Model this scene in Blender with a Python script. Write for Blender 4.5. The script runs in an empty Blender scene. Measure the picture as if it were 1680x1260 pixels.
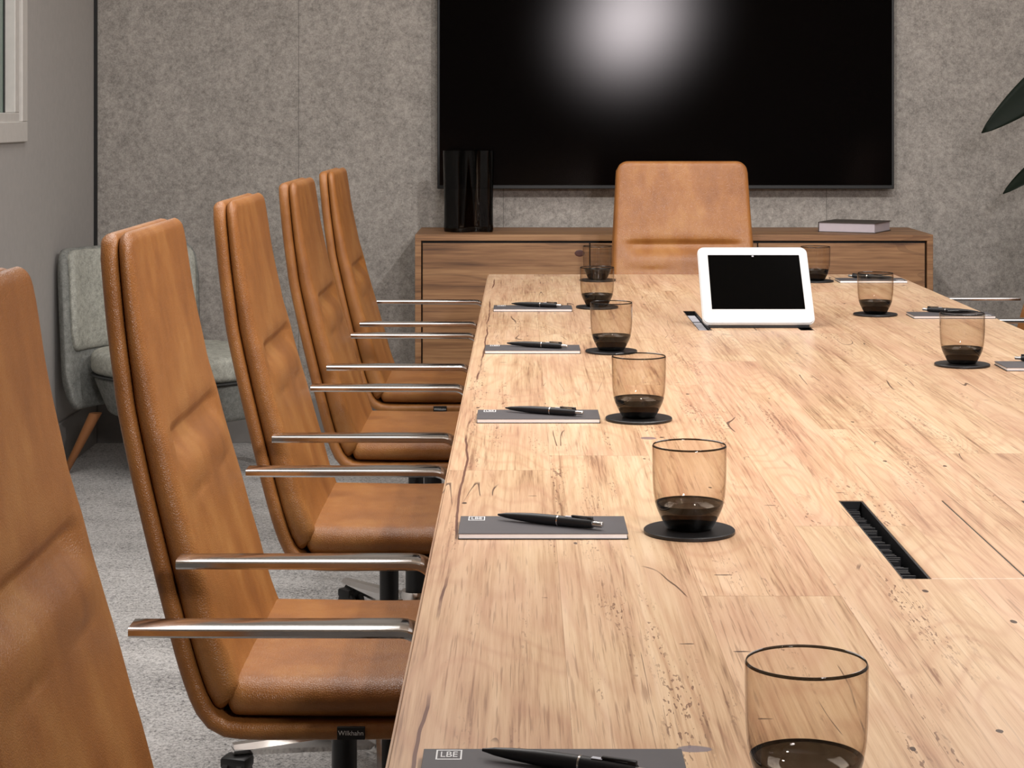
import bpy, bmesh, math, random
from mathutils import Vector, Matrix, noise
PI = math.pi
S = bpy.context.scene
COL = S.collection

# ------------------------------------------------------------------ camera
cam = bpy.data.cameras.new('camera')
camo = bpy.data.objects.new('camera', cam); COL.objects.link(camo)
camo.location = (0, 0, 1.24); camo.rotation_euler = (PI/2, 0, 0)
cam.sensor_width = 36; cam.lens = 3250/1680*36
cam.shift_x = -15/1680; cam.shift_y = -443/1680
cam.clip_start = 0.05
S.camera = camo
# ------------------------------------------------------------------ world, lights, exposure
w = bpy.data.worlds.new('world'); S.world = w; w.use_nodes = True
w.node_tree.nodes['Background'].inputs[0].default_value = (0.8, 0.85, 1, 1)
w.node_tree.nodes['Background'].inputs[1].default_value = 0.05
S.view_settings.view_transform = 'Standard'; S.view_settings.look = 'None'
S.view_settings.exposure = 0.0; S.view_settings.gamma = 1.0
S.view_settings.use_curve_mapping = False

def area(name, loc, size, power, color, rot=(0, 0, 0), spread=PI, size_y=None, shape='DISK'):
    l = bpy.data.lights.new(name, 'AREA'); l.shape = shape; l.size = size
    if size_y: l.size_y = size_y
    l.energy = power; l.color = color; l.spread = spread
    o = bpy.data.objects.new(name, l); COL.objects.link(o); o.location = loc; o.rotation_euler = rot
    return o
def spot(name, loc, power, color, target, angle=80, blend=.6, r=.045):
    l = bpy.data.lights.new(name, 'SPOT'); l.energy = power; l.color = color
    l.spot_size = math.radians(angle); l.spot_blend = blend; l.shadow_soft_size = r
    o = bpy.data.objects.new(name, l); COL.objects.link(o); o.location = loc
    o.rotation_euler = (Vector(target)-Vector(loc)).to_track_quat('-Z', 'Y').to_euler()
    return o
WARM = (1.0, .93, .86)
NEUT = (1.0, .975, .96)
for i, (x, y, p, tx, ty) in enumerate([(1.05, 1.5, 62, .4, 1.6), (1.05, 3.2, 52, .4, 3.2), (1.05, 4.7, 36, .5, 4.8),
                                       (.0, 3.2, 36, .3, 3.6), (.0, 5.3, 24, .1, 5.5)]):
    spot('downlight', (x, y, 2.68), p, NEUT, (tx, ty, .7), 105, .8)
spot('wall_washer', (1.0, 3.6, 2.66), 150, NEUT, (-.3, 7.4, .9), 62, .9)
spot('wall_washer', (.15, 3.6, 2.66), 150, NEUT, (1.7, 7.4, .9), 62, .9)
spot('seat_light', (.7, 2.6, 2.66), 60, WARM, (-.45, 3.3, .8), 70, .8)
area('ambient_fill', (1.7, 4.4, 2.68), 1.0, 36, NEUT, size_y=3.2, shape='RECTANGLE')  # two unseen soft fills, added to raise the ambient light
area('ambient_fill', (-.75, 4.2, 2.68), 1.0, 44, NEUT, size_y=3.2, shape='RECTANGLE')
area('screen_glow_light', (.80, .45, 1.93), .20, 24, (1, .95, .96), rot=(Matrix.Rotation(PI/2, 3, 'X') @ Matrix.Rotation(math.radians(-35), 3, 'Z')).to_euler(), spread=2.0, size_y=.55, shape='ELLIPSE')  # added light, shaped and aimed to make the glow on the wall screen

# ------------------------------------------------------------------ helpers
def ob(name, me, mat=None, parent=None, smooth=True, loc=None):
    o = bpy.data.objects.new(name, me); COL.objects.link(o)
    if mat and not me.materials: me.materials.append(mat)
    if smooth:
        for p in me.polygons: p.use_smooth = True
    if parent is not None: o.parent = parent
    if loc is not None: o.location = loc
    return o
def pyd(name, v, f):
    me = bpy.data.meshes.new(name); me.from_pydata([tuple(a) for a in v], [], f); me.update(); return me
def from_bm(name, bm, mat, parent=None, smooth=True, loc=None, auto=None):
    bmesh.ops.recalc_face_normals(bm, faces=bm.faces)
    me = bpy.data.meshes.new(name); bm.to_mesh(me); bm.free()
    o = ob(name, me, mat, parent, smooth, loc)
    if auto is not None: sharp(o, auto)
    return o
def sharp(o, deg=35):
    me = o.data
    bm = bmesh.new(); bm.from_mesh(me)
    for e in bm.edges:
        if len(e.link_faces) == 2 and e.calc_face_angle(0) > math.radians(deg): e.smooth = False
    bm.to_mesh(me); bm.free()
def bx(bm, x0, x1, y0, y1, z0, z1, bev=0, seg=2, M=None):
    r = bmesh.ops.create_cube(bm, size=1)
    vs = r['verts']
    for v in vs:
        v.co = Vector((x0+(v.co.x+.5)*(x1-x0), y0+(v.co.y+.5)*(y1-y0), z0+(v.co.z+.5)*(z1-z0)))
    if bev:
        es = list({e for v in vs for e in v.link_edges})
        r2 = bmesh.ops.bevel(bm, geom=es, offset=bev, segments=seg, affect='EDGES', profile=.5)
        vs = list({v for f in r2['faces'] for v in f.verts} | {v for v in vs if v.is_valid})
    if M is not None:
        # gather island verts
        seen = set(); st = [v for v in vs if v.is_valid]
        while st:
            v = st.pop()
            if v in seen: continue
            seen.add(v)
            st += [e.other_vert(v) for e in v.link_edges]
        for v in seen: v.co = M @ v.co
def boxo(name, dims, mat, parent=None, bev=.002, seg=2, loc=None, M=None, smooth=False):
    bm = bmesh.new(); bx(bm, *dims, bev=bev, seg=seg, M=M)
    return from_bm(name, bm, mat, parent, smooth, loc)
def lathe(bm, prof, n=48, cx=0, cy=0, closed=False):
    rings = []
    for r, z in prof:
        if r < 1e-6: rings.append([bm.verts.new((cx, cy, z))])
        else: rings.append([bm.verts.new((cx+r*math.cos(2*PI*k/n), cy+r*math.sin(2*PI*k/n), z)) for k in range(n)])
    m = len(rings)
    for i in range(m if closed else m-1):
        a, b = rings[i], rings[(i+1) % m]
        for k in range(n):
            k2 = (k+1) % n
            if len(a) == 1 and len(b) == 1: continue
            if len(a) == 1: bm.faces.new((a[0], b[k], b[k2]))
            elif len(b) == 1: bm.faces.new((a[k], a[k2], b[0]))
            else: bm.faces.new((a[k], a[k2], b[k2], b[k]))
def thing(name, label, cat, loc=(0, 0, 0), rotz=0, group=None):
    o = bpy.data.objects.new(name, None); COL.objects.link(o); o.location = loc; o.rotation_euler = (0, 0, rotz)
    o.empty_display_size = .05
    o['label'] = label; o['category'] = cat
    if group: o['group'] = group
    return o
def tag(o, label, cat, group=None):
    o['label'] = label; o['category'] = cat
    if group: o['group'] = group
    return o
def struct(o):
    o['kind'] = 'structure'; return o
def dup(root, loc, rotz, label, group=None):
    r = root.copy(); COL.objects.link(r); r.location = loc; r.rotation_euler = (0, 0, rotz)
    r['label'] = label
    if group: r['group'] = group
    for ch in list(root.children):
        c = ch.copy(); COL.objects.link(c); c.parent = r
        for g in list(ch.children):
            d = g.copy(); COL.objects.link(d); d.parent = c
    return r
def catmull(P, n=8):
    out = []
    for i in range(len(P)-1):
        p0 = P[max(i-1, 0)]; p1 = P[i]; p2 = P[i+1]; p3 = P[min(i+2, len(P)-1)]
        for k in range(n):
            t = k/n
            out.append(tuple(.5*((2*b)+(-a+c)*t+(2*a-5*b+4*c-d)*t*t+(-a+3*b-3*c+d)*t**3) for a, b, c, d in zip(p0, p1, p2, p3)))
    out.append(tuple(P[-1])); return out
def resample(P, ss):
    L = [0]
    for a, b in zip(P, P[1:]): L.append(L[-1]+math.dist(a, b))
    out = []
    j = 0
    for s in ss:
        while j < len(L)-2 and L[j+1] < s: j += 1
        t = (s-L[j])/max(L[j+1]-L[j], 1e-9)
        out.append(tuple(a+(b-a)*t for a, b in zip(P[j], P[j+1])))
    return out
def plen(P): return sum(math.dist(a, b) for a, b in zip(P, P[1:]))
def text_mesh(name, txt, size, mat, parent, M, ext=.0002):
    cu = bpy.data.curves.new(name, 'FONT'); cu.body = txt; cu.size = size; cu.extrude = ext
    cu.align_x = 'CENTER'; cu.align_y = 'CENTER'
    t = bpy.data.objects.new('tmp_'+name, cu); COL.objects.link(t)
    bpy.context.view_layer.update()
    me = bpy.data.meshes.new_from_object(t); bpy.data.objects.remove(t)
    me.transform(M); me.materials.clear()
    return ob(name, me, mat, parent, smooth=False)

# ------------------------------------------------------------------ materials
class NT:
    def __init__(s, name):
        s.m = bpy.data.materials.new(name); s.m.use_nodes = True
        s.t = s.m.node_tree; s.p = s.t.nodes['Principled BSDF']; s.out = s.t.nodes['Material Output']
    def n(s, typ, **kw):
        nd = s.t.nodes.new(typ)
        for k, v in kw.items():
            if k.startswith('_'): setattr(nd, k[1:], v)
            else: s.set(nd, k, v)
        return nd
    def set(s, nd, k, v):
        key = int(k[1:]) if k[0] == 'i' and k[1:].isdigit() else k.replace('_', ' ')
        i = nd.inputs[key]
        if hasattr(v, 'links') or isinstance(v, bpy.types.NodeSocket): s.t.links.new(v, i)
        else: i.default_value = v
    def math(s, op, a, b=0.0, c=0.0, clamp=False):
        nd = s.t.nodes.new('ShaderNodeMath'); nd.operation = op; nd.use_clamp = clamp
        for i, v in enumerate((a, b, c)):
            if isinstance(v, bpy.types.NodeSocket): s.t.links.new(v, nd.inputs[i])
            else: nd.inputs[i].default_value = v
        return nd.outputs[0]
    def mix(s, f, a, b, mode='MIX'):
        nd = s.t.nodes.new('ShaderNodeMix'); nd.data_type = 'RGBA'; nd.blend_type = mode
        for i, v in ((0, f), (6, a), (7, b)):
            if isinstance(v, bpy.types.NodeSocket): s.t.links.new(v, nd.inputs[i])
            else: nd.inputs[i].default_value = v if not (isinstance(v, tuple) and len(v) == 3) else v+(1,)
        return nd.outputs[2]
    def ramp(s, f, stops, interp='LINEAR'):
        nd = s.t.nodes.new('ShaderNodeValToRGB'); nd.color_ramp.interpolation = interp
        e = nd.color_ramp.elements
        while len(e) < len(stops): e.new(.5)
        for el, (p, c) in zip(e, stops):
            el.position = p; el.color = c if len(c) == 4 else tuple(c)+(1,)
        s.t.links.new(f, nd.inputs[0]); return nd.outputs[0]
    def coords(s, scale=(1, 1, 1), loc=(0, 0, 0), rot=(0, 0, 0), which='Object'):
        tc = s.t.nodes.new('ShaderNodeTexCoord'); mp = s.t.nodes.new('ShaderNodeMapping')
        mp.inputs['Scale'].default_value = scale; mp.inputs['Location'].default_value = loc; mp.inputs['Rotation'].default_value = rot
        s.t.links.new(tc.outputs[which], mp.inputs[0]); return mp.outputs[0]
    def noise(s, vec, scale, detail=3, rough=.5, dist=0.0):
        nd = s.t.nodes.new('ShaderNodeTexNoise'); s.t.links.new(vec, nd.inputs['Vector'])
        nd.inputs['Scale'].default_value = scale; nd.inputs['Detail'].default_value = detail
        nd.inputs['Roughness'].default_value = rough; nd.inputs['Distortion'].default_value = dist
        return nd.outputs['Fac']
    def bump(s, h, strength=.3, dist=.001):
        nd = s.t.nodes.new('ShaderNodeBump'); nd.inputs['Strength'].default_value = strength; nd.inputs['Distance'].default_value = dist
        s.t.links.new(h, nd.inputs['Height']); s.t.links.new(nd.outputs[0], s.p.inputs['Normal'])
    def base(s, c): s.set(s.p, 'Base_Color', c if isinstance(c, bpy.types.NodeSocket) or len(c) == 4 else tuple(c)+(1,))
def lin(r, g, b):
    return tuple(((c/255+.055)/1.055)**2.4 if c/255 > .04045 else c/255/12.92 for c in (r, g, b))
def plain(name, c, rough=.5, metal=0., spec=None, coat=0):
    N = NT(name); v = N.coords(); nz = N.noise(v, 40, 3)
    col = N.mix(nz, tuple(x*.92 for x in c), tuple(min(1, x*1.08) for x in c)); N.base(col)
    N.p.inputs['Roughness'].default_value = rough; N.p.inputs['Metallic'].default_value = metal
    if spec is not None: N.p.inputs['Specular IOR Level'].default_value = spec
    if coat: N.p.inputs['Coat Weight'].default_value = coat
    return N.m

def leather_mat():
    N = NT('tan_leather'); v = N.coords()
    big = N.noise(v, 5, 4, .6); st = N.noise(N.coords((9, 9, 5)), 1.6, 5, .62)
    c = N.ramp(N.math('MULTIPLY_ADD', st, .5, N.math('MULTIPLY', big, .5)), [(.24, lin(116, 68, 31)), (.5, lin(150, 97, 48)), (.68, lin(170, 120, 66))])
    N.base(c)
    vo = N.t.nodes.new('ShaderNodeTexVoronoi'); vo.inputs['Scale'].default_value = 330; N.t.links.new(v, vo.inputs['Vector'])
    vo.feature = 'DISTANCE_TO_EDGE'
    h = N.math('ADD', N.math('MULTIPLY', N.math('MINIMUM', vo.outputs['Distance'], .25), 2.0), N.math('MULTIPLY', N.noise(v, 70, 3), .8))
    N.bump(h, .42, .0012)
    N.p.inputs['Roughness'].default_value = .36
    N.p.inputs['Specular IOR Level'].default_value = .45
    return N.m
LEATHER = leather_mat()

def felt_mat(name, c, seams=()):
    N = NT(name); v = N.coords()
    a = N.noise(v, 55, 5, .7); b = N.noise(v, 230, 4, .7); g = N.noise(v, 9, 3, .6)
    f = N.math('ADD', N.math('ADD', N.math('MULTIPLY', a, .45), N.math('MULTIPLY', b, .4)), N.math('MULTIPLY', g, .15))
    col = N.ramp(f, [(.38, tuple(x*.62 for x in c)), (.5, c), (.62, tuple(min(1, x*1.38) for x in c))])
    if seams:
        sx = N.t.nodes.new('ShaderNodeSeparateXYZ'); N.t.links.new(v, sx.inputs[0])
        m = None
        for s0 in seams:
            d = N.math('LESS_THAN', N.math('ABSOLUTE', N.math('SUBTRACT', sx.outputs[0], s0)), .0016)
            m = d if m is None else N.math('MAXIMUM', m, d)
        col = N.mix(N.math('MULTIPLY', m, .55), col, tuple(x*.3 for x in c))
    N.base(col); N.bump(f, .35, .004); N.p.inputs['Roughness'].default_value = .95
    N.p.inputs['Specular IOR Level'].default_value = .15
    return N.m
FELT = felt_mat('grey_felt', lin(158, 152, 145), (-.84, -.067, 1.153))
def carpet_mat():
    N = NT('grey_carpet'); v = N.coords()
    a = N.noise(v, 75, 4, .75); b = N.noise(v, 190, 3, .7); g = N.noise(v, 5, 3, .6)
    f = N.math('ADD', N.math('ADD', N.math('MULTIPLY', a, .4), N.math('MULTIPLY', b, .45)), N.math('MULTIPLY', g, .15))
    c = lin(180, 178, 176)
    N.base(N.ramp(f, [(.40, tuple(x*.30 for x in c)), (.49, c), (.58, tuple(min(1, x*1.5) for x in c))]))
    N.bump(f, .6, .008); N.p.inputs['Roughness'].default_value = 1; N.p.inputs['Specular IOR Level'].default_value = .1
    return N.m
CARPET = carpet_mat()
PAINT = plain('grey_wall_paint', lin(172, 168, 164), .85)
WHITEPAINT = plain('white_ceiling_paint', lin(225, 224, 220), .9)
BASEB = plain('baseboard_paint', lin(128, 124, 120), .7)
BLACKTRIM = plain('black_trim', (.006, .006, .006), .5)
CHROME = plain('polished_aluminium', (.80, .79, .78), .13, 1)
BRUSH = plain('satin_aluminium', (.62, .61, .60), .28, 1)
BLACKPL = plain('black_plastic', (.008, .008, .009), .42)
BLACKMAT = plain('matt_black_slate', (.010, .010, .011), .38)
LABELBLK = plain('black_label', (.004, .004, .004), .6)
LABELWHT = plain('white_print', (.75, .75, .75), .6)
COVER = plain('charcoal_card', lin(78, 75, 77), .55)
PAPER = plain('white_paper', (.92, .90, .90), .8)
WHITEPL = plain('white_plastic', (.66, .665, .66), .3)
SCREEN = plain('black_glass', (.001, .001, .001), .12, spec=.06)
SOCKET = plain('grey_socket', (.52, .53, .58), .4)
LOUNGE = felt_mat('light_grey_upholstery', lin(170, 170, 160))
LOUNGE2 = felt_mat('grey_upholstery', lin(132, 133, 128))
PIPING = plain('dark_piping', (.03, .03, .028), .8)
LEAF = plain('dark_leaf', (.004, .008, .004), .6, spec=.15)
STEMM = plain('plant_stem', (.04, .03, .02), .8)
POTM = plain('concrete_pot', (.12, .12, .12), .8)
SOIL = plain('soil', (.02, .015, .01), 1)

def table_wood():
    N = NT('messmate_table_wood'); v = N.coords()
    sep = N.t.nodes.new('ShaderNodeSeparateXYZ'); N.t.links.new(v, sep.inputs[0])
    x, y = sep.outputs[0], sep.outputs[1]
    W = .1455
    u = N.math('DIVIDE', N.math('ADD', x, .1046), W)
    col = N.math('FLOOR', u)
    wn = N.t.nodes.new('ShaderNodeTexWhiteNoise'); wn.noise_dimensions = '1D'; N.t.links.new(N.math('ADD', col, 3.7), wn.inputs['W'])
    off = N.math('MULTIPLY', wn.outputs['Value'], 1.2)
    is0 = N.math('LESS_THAN', col, .5)
    off = N.math('ADD', N.math('MULTIPLY', off, N.math('SUBTRACT', 1, is0)), N.math('MULTIPLY', is0, .42))
    vv = N.math('DIVIDE', N.math('ADD', y, off), 1.6)
    row = N.math('FLOOR', vv)
    cmb = N.t.nodes.new('ShaderNodeCombineXYZ'); N.t.links.new(col, cmb.inputs[0]); N.t.links.new(row, cmb.inputs[1])
    wr = N.t.nodes.new('ShaderNodeTexWhiteNoise'); wr.noise_dimensions = '2D'; N.t.links.new(cmb.outputs[0], wr.inputs['Vector'])
    r1 = wr.outputs['Value']; rc = wr.outputs['Color']
    sc = N.t.nodes.new('ShaderNodeVectorMath'); sc.operation = 'SCALE'; N.t.links.new(rc, sc.inputs[0]); sc.inputs['Scale'].default_value = 37
    vo = N.t.nodes.new('ShaderNodeVectorMath'); vo.operation = 'ADD'; N.t.links.new(v, vo.inputs[0]); N.t.links.new(sc.outputs[0], vo.inputs[1])
    P = vo.outputs[0]
    def mp(sx, sy):
        m = N.t.nodes.new('ShaderNodeMapping'); m.inputs['Scale'].default_value = (sx, sy, 1); N.t.links.new(P, m.inputs[0]); return m.outputs[0]
    # cathedral rings
    big = N.noise(mp(4.5, .9), 1.0, 2, .45, .3)
    ring = N.math('SINE', N.math('MULTIPLY', big, 150))
    ring = N.math('MULTIPLY_ADD', ring, .5, .5)
    fine = N.noise(mp(210, 3.5), 1, 4, .7)
    mid = N.noise(mp(26, 1.6), 1, 4, .6)
    blot = N.noise(mp(7, 2.2), 1, 3, .55)
    f = N.math('ADD', N.math('MULTIPLY', mid, .5), N.math('MULTIPLY', fine, .5))
    c = N.ramp(f, [(.35, lin(138, 104, 76)), (.43, lin(192, 158, 124)), (.52, lin(212, 182, 147)), (.66, lin(226, 200, 168))])
    c = N.mix(N.math('MULTIPLY', N.math('POWER', ring, 4), .28), c, lin(176, 128, 100))
    pink = N.mix(.30, c, lin(204, 160, 138))
    c = N.mix(N.ramp(blot, [(.42, (0, 0, 0)), (.62, (1, 1, 1))]), c, pink)
    tint = N.ramp(r1, [(0, (.90, .85, .80)), (.35, (.97, .94, .90)), (.7, (1.0, .98, .95)), (1, (1.0, .93, .90))])
    c = N.mix(1.0, c, tint, 'MULTIPLY')
    # plank joints
    fu = N.math('FRACT', u); fv = N.math('FRACT', vv)
    ju = N.math('LESS_THAN', N.math('MINIMUM', fu, N.math('SUBTRACT', 1, fu)), .0032)
    jv = N.math('LESS_THAN', N.math('MINIMUM', fv, N.math('SUBTRACT', 1, fv)), .0007)
    c = N.mix(N.math('MULTIPLY', N.math('MAXIMUM', ju, jv), .35), c, lin(130, 88, 56))
    pore = N.noise(mp(420, 9), 1, 2, .5)
    pz = N.ramp(N.noise(mp(12, 1.0), 1, 2, .5), [(.40, (0, 0, 0)), (.6, (1, 1, 1))])
    c = N.mix(N.math('MULTIPLY', N.math('MULTIPLY', N.ramp(pore, [(.58, (0, 0, 0)), (.66, (1, 1, 1))]), pz), .45), c, lin(120, 82, 58))
    # gum veins: irregular dark streaks along the grain
    gn = N.noise(mp(34, 3.0), 1, 5, .72, .6)
    msk = N.ramp(N.noise(mp(5, 1.1), 1, 2, .5), [(.46, (0, 0, 0)), (.6, (1, 1, 1))])
    veins = N.math('MULTIPLY', N.ramp(gn, [(.60, (0, 0, 0)), (.68, (1, 1, 1))]), msk)
    c = N.mix(N.math('MULTIPLY', veins, .6), c, lin(112, 62, 40))
    # dashed specks
    sp = N.noise(mp(330, 60), 1, 2, .5)
    spm = N.ramp(N.noise(mp(24, 1.8), 1, 2, .5), [(.56, (0, 0, 0)), (.66, (1, 1, 1))])
    c = N.mix(N.math('MULTIPLY', N.math('MULTIPLY', N.math('GREATER_THAN', sp, .62), spm), .7), c, lin(92, 52, 34))
    # small black knots and cross checks
    for sx, sy, th in ((26, 13, .085), (9, 42, .075)):
        vn = N.t.nodes.new('ShaderNodeTexVoronoi'); N.t.links.new(mp(sx, sy), vn.inputs['Vector']); vn.inputs['Scale'].default_value = 1
        wn3 = N.t.nodes.new('ShaderNodeSeparateColor'); N.t.links.new(vn.outputs['Color'], wn3.inputs[0])
        near = N.math('LESS_THAN', N.math('ADD', vn.outputs['Distance'], N.math('MULTIPLY', N.noise(mp(90, 90), 1, 3), .12)), th+.055)
        k = N.math('MULTIPLY', near, N.math('GREATER_THAN', wn3.outputs[0], .80))
        c = N.mix(N.math('MULTIPLY', k, .9), c, lin(44, 24, 18))
    # cracks: thin dark lines
    ck = N.noise(mp(11, .8), 1, 2, .4, .4)
    line = N.math('LESS_THAN', N.math('ABSOLUTE', N.math('SUBTRACT', ck, .56)), .0022)
    lm = N.ramp(N.noise(mp(6, 5), 1, 2), [(.56, (0, 0, 0)), (.6, (1, 1, 1))])
    c = N.mix(N.math('MULTIPLY', N.math('MULTIPLY', line, lm), .8), c, lin(60, 32, 22))
    # two fixed knots
    for kx, ky, rx, ry, kc in ((.136, 1.56, .019, .011, (118, 112, 122)), (.196, 3.055, .016, .016, (120, 100, 104))):
        dx = N.math('DIVIDE', N.math('SUBTRACT', x, kx), rx); dy = N.math('DIVIDE', N.math('SUBTRACT', y, ky), ry)
        dd = N.math('ADD', N.math('ADD', N.math('MULTIPLY', dx, dx), N.math('MULTIPLY', dy, dy)), N.math('MULTIPLY', N.noise(N.coords((40, 40, 1)), 1, 2), .6))
        c = N.mix(N.math('MULTIPLY', N.ramp(dd, [(.85, (1, 1, 1)), (1.0, (0, 0, 0))]), .85), c, lin(*kc))
    # resin line beside the left edge
    ex = N.math('ADD', N.math('SUBTRACT', x, -.0805), N.math('MULTIPLY', N.math('SUBTRACT', N.noise(N.coords((3, 3.2, 1)), 1, 3), .5), .022))
    el = N.math('MULTIPLY', N.math('LESS_THAN', N.math('ABSOLUTE', ex), .0016), N.ramp(N.noise(N.coords((2, 4, 1)), 1, 3), [(.42, (0, 0, 0)), (.55, (1, 1, 1))]))
    c = N.mix(N.math('MULTIPLY', el, .85), c, lin(82, 34, 26))
    N.base(c)
    N.p.inputs['Roughness'].default_value = .36
    N.p.inputs['Specular IOR Level'].default_value = .5
    N.bump(N.math('SUBTRACT', f, N.math('MULTIPLY', veins, .6)), .12, .001)
    return N.m
TABLEW = table_wood()

def board_wood():
    N = NT('sideboard_oak'); v = N.coords()
    inf = N.t.nodes.new('ShaderNodeObjectInfo')
    ad = N.t.nodes.new('ShaderNodeVectorMath'); ad.operation = 'ADD'; N.t.links.new(v, ad.inputs[0])
    cm = N.t.nodes.new('ShaderNodeCombineXYZ'); N.t.links.new(N.math('MULTIPLY', inf.outputs['Random'], 9), cm.inputs[2]); N.t.links.new(cm.outputs[0], ad.inputs[1])
    def mp(s):
        m = N.t.nodes.new('ShaderNodeMapping'); m.inputs['Scale'].default_value = s; N.t.links.new(ad.outputs[0], m.inputs[0]); return m.outputs[0]
    a = N.noise(mp((1.2, 20, 14)), 1, 5, .65, .5); b = N.noise(mp((4, 150, 130)), 1, 3, .6)
    f = N.math('ADD', N.math('MULTIPLY', a, .6), N.math('MULTIPLY', b, .4))
    c = N.ramp(f, [(.34, lin(86, 57, 35)), (.48, lin(138, 98, 64)), (.62, lin(168, 127, 87))])
    l = N.noise(mp((.7, 4, 5)), 1, 2, .4)
    ln = N.math('LESS_THAN', N.math('ABSOLUTE', N.math('SUBTRACT', l, .5)), .006)
    c = N.mix(N.math('MULTIPLY', ln, .3), c, lin(70, 42, 26))
    N.base(c); N.p.inputs['Roughness'].default_value = .5; N.bump(f, .1, .001)
    return N.m
BOARD = board_wood()
LEGWOOD = plain('leg_wood', lin(150, 98, 58), .5)

def tinted_glass(name, density, color, ior=1.45, tint=(1, 1, 1)):
    N = NT(name); t = N.t; t.nodes.remove(N.p)
    tr = t.nodes.new('ShaderNodeBsdfTransparent'); tr.inputs[0].default_value = tint+(1,)
    gl = t.nodes.new('ShaderNodeBsdfGlossy'); gl.inputs['Roughness'].default_value = .015
    fr = t.nodes.new('ShaderNodeFresnel'); fr.inputs[0].default_value = ior
    mx = t.nodes.new('ShaderNodeMixShader')
    gm = t.nodes.new('ShaderNodeNewGeometry')
    t.links.new(N.math('MULTIPLY', fr.outputs[0], N.math('SUBTRACT', 1, gm.outputs['Backfacing'])), mx.inputs[0]); t.links.new(tr.outputs[0], mx.inputs[1]); t.links.new(gl.outputs[0], mx.inputs[2])
    t.links.new(mx.outputs[0], N.out.inputs['Surface'])
    va = t.nodes.new('ShaderNodeVolumeAbsorption'); va.inputs['Color'].default_value = color+(1,); va.inputs['Density'].default_value = density
    t.links.new(va.outputs[0], N.out.inputs['Volume'])
    return N.m
GLASS = tinted_glass('smoky_brown_glass', 120, (.62, .50, .36), tint=(.985, .975, .96))
GBASE_RIM = tinted_glass('dark_glass_base_rim_shade', 40, (.66, .55, .44), tint=(.24, .23, .21))
VASEG = tinted_glass('black_smoked_glass', 1100, (.42, .36, .33), tint=(.9, .9, .9))

# ------------------------------------------------------------------ room
XL, XR, YB, YN, ZC = -1.611, 3.0, 7.48, -2.6, 2.7
struct(boxo('floor', (XL-.1, XR+.1, YN-.1, YB+.1, -.1, 0), CARPET, bev=0))
struct(boxo('ceiling', (XL-.1, XR+.1, YN-.1, YB+.1, ZC, ZC+.1), WHITEPAINT, bev=0))
struct(boxo('wall_back', (XL-.1, XR+.1, YB, YB+.1, 0, ZC), FELT, bev=0))
struct(boxo('wall_right', (XR, XR+.1, YN, YB, 0, ZC), PAINT, bev=0))
struct(boxo('wall_front', (XL-.1, XR+.1, YN-.1, YN, 0, ZC), PAINT, bev=0))
# left wall with a window opening y 4.3..6.30, z 1.20..2.35
wy0, wy1, wz0, wz1 = 4.30, 6.30, 1.20, 2.35
bm = bmesh.new()
bx(bm, XL-.1, XL, YN, wy0, 0, ZC); bx(bm, XL-.1, XL, wy1, YB, 0, ZC)
bx(bm, XL-.1, XL, wy0, wy1, 0, wz0); bx(bm, XL-.1, XL, wy0, wy1, wz1, ZC)
struct(from_bm('wall_left', bm, PAINT, smooth=False))
def frame(bm, x0, x1, y0, y1, z0, z1, t, bev=.003):
    bx(bm, x0, x1, y0, y1, z0, z0+t, bev); bx(bm, x0, x1, y0, y1, z1-t, z1, bev)
    bx(bm, x0, x1, y0, y0+t, z0+t, z1-t, bev); bx(bm, x0, x1, y1-t, y1, z0+t, z1-t, bev)
bm = bmesh.new()
FR = plain('window_frame_paint', lin(205, 201, 195), .5)
frame(bm, XL-.02, XL+.012, wy0-.06, wy1+.12, wz0-.05, wz1+.06, .065)
frame(bm, XL-.04, XL+.004, wy0-.01, wy1+.045, wz0-.006, wz1+.01, .05)
wf = struct(from_bm('window_1', bm, FR, smooth=False))
bm = bmesh.new(); frame(bm, XL-.031, XL-.0285, wy0+.03, wy1-.0045, wz0+.03, wz1-.03, .014, .0005)
from_bm('gasket', bm, BLACKTRIM, wf, smooth=False)
boxo('window_pane', (XL-.038, XL-.032, wy0+.03, wy1, wz0+.03, wz1-.03), plain('green_tinted_glass', lin(128, 146, 136), .35), wf, bev=0)
struct(boxo('trim_1', (XL, XL+.012, YB-.014, YB, 0, ZC), BLACKTRIM, bev=0))
struct(boxo('baseboard_back', (XL+.012, XR, YB-.012, YB, 0, .165), BASEB, bev=.002))
struct(boxo('baseboard_left', (XL, XL+.012, YN, YB-.014, 0, .165), BASEB, bev=.002))

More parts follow.
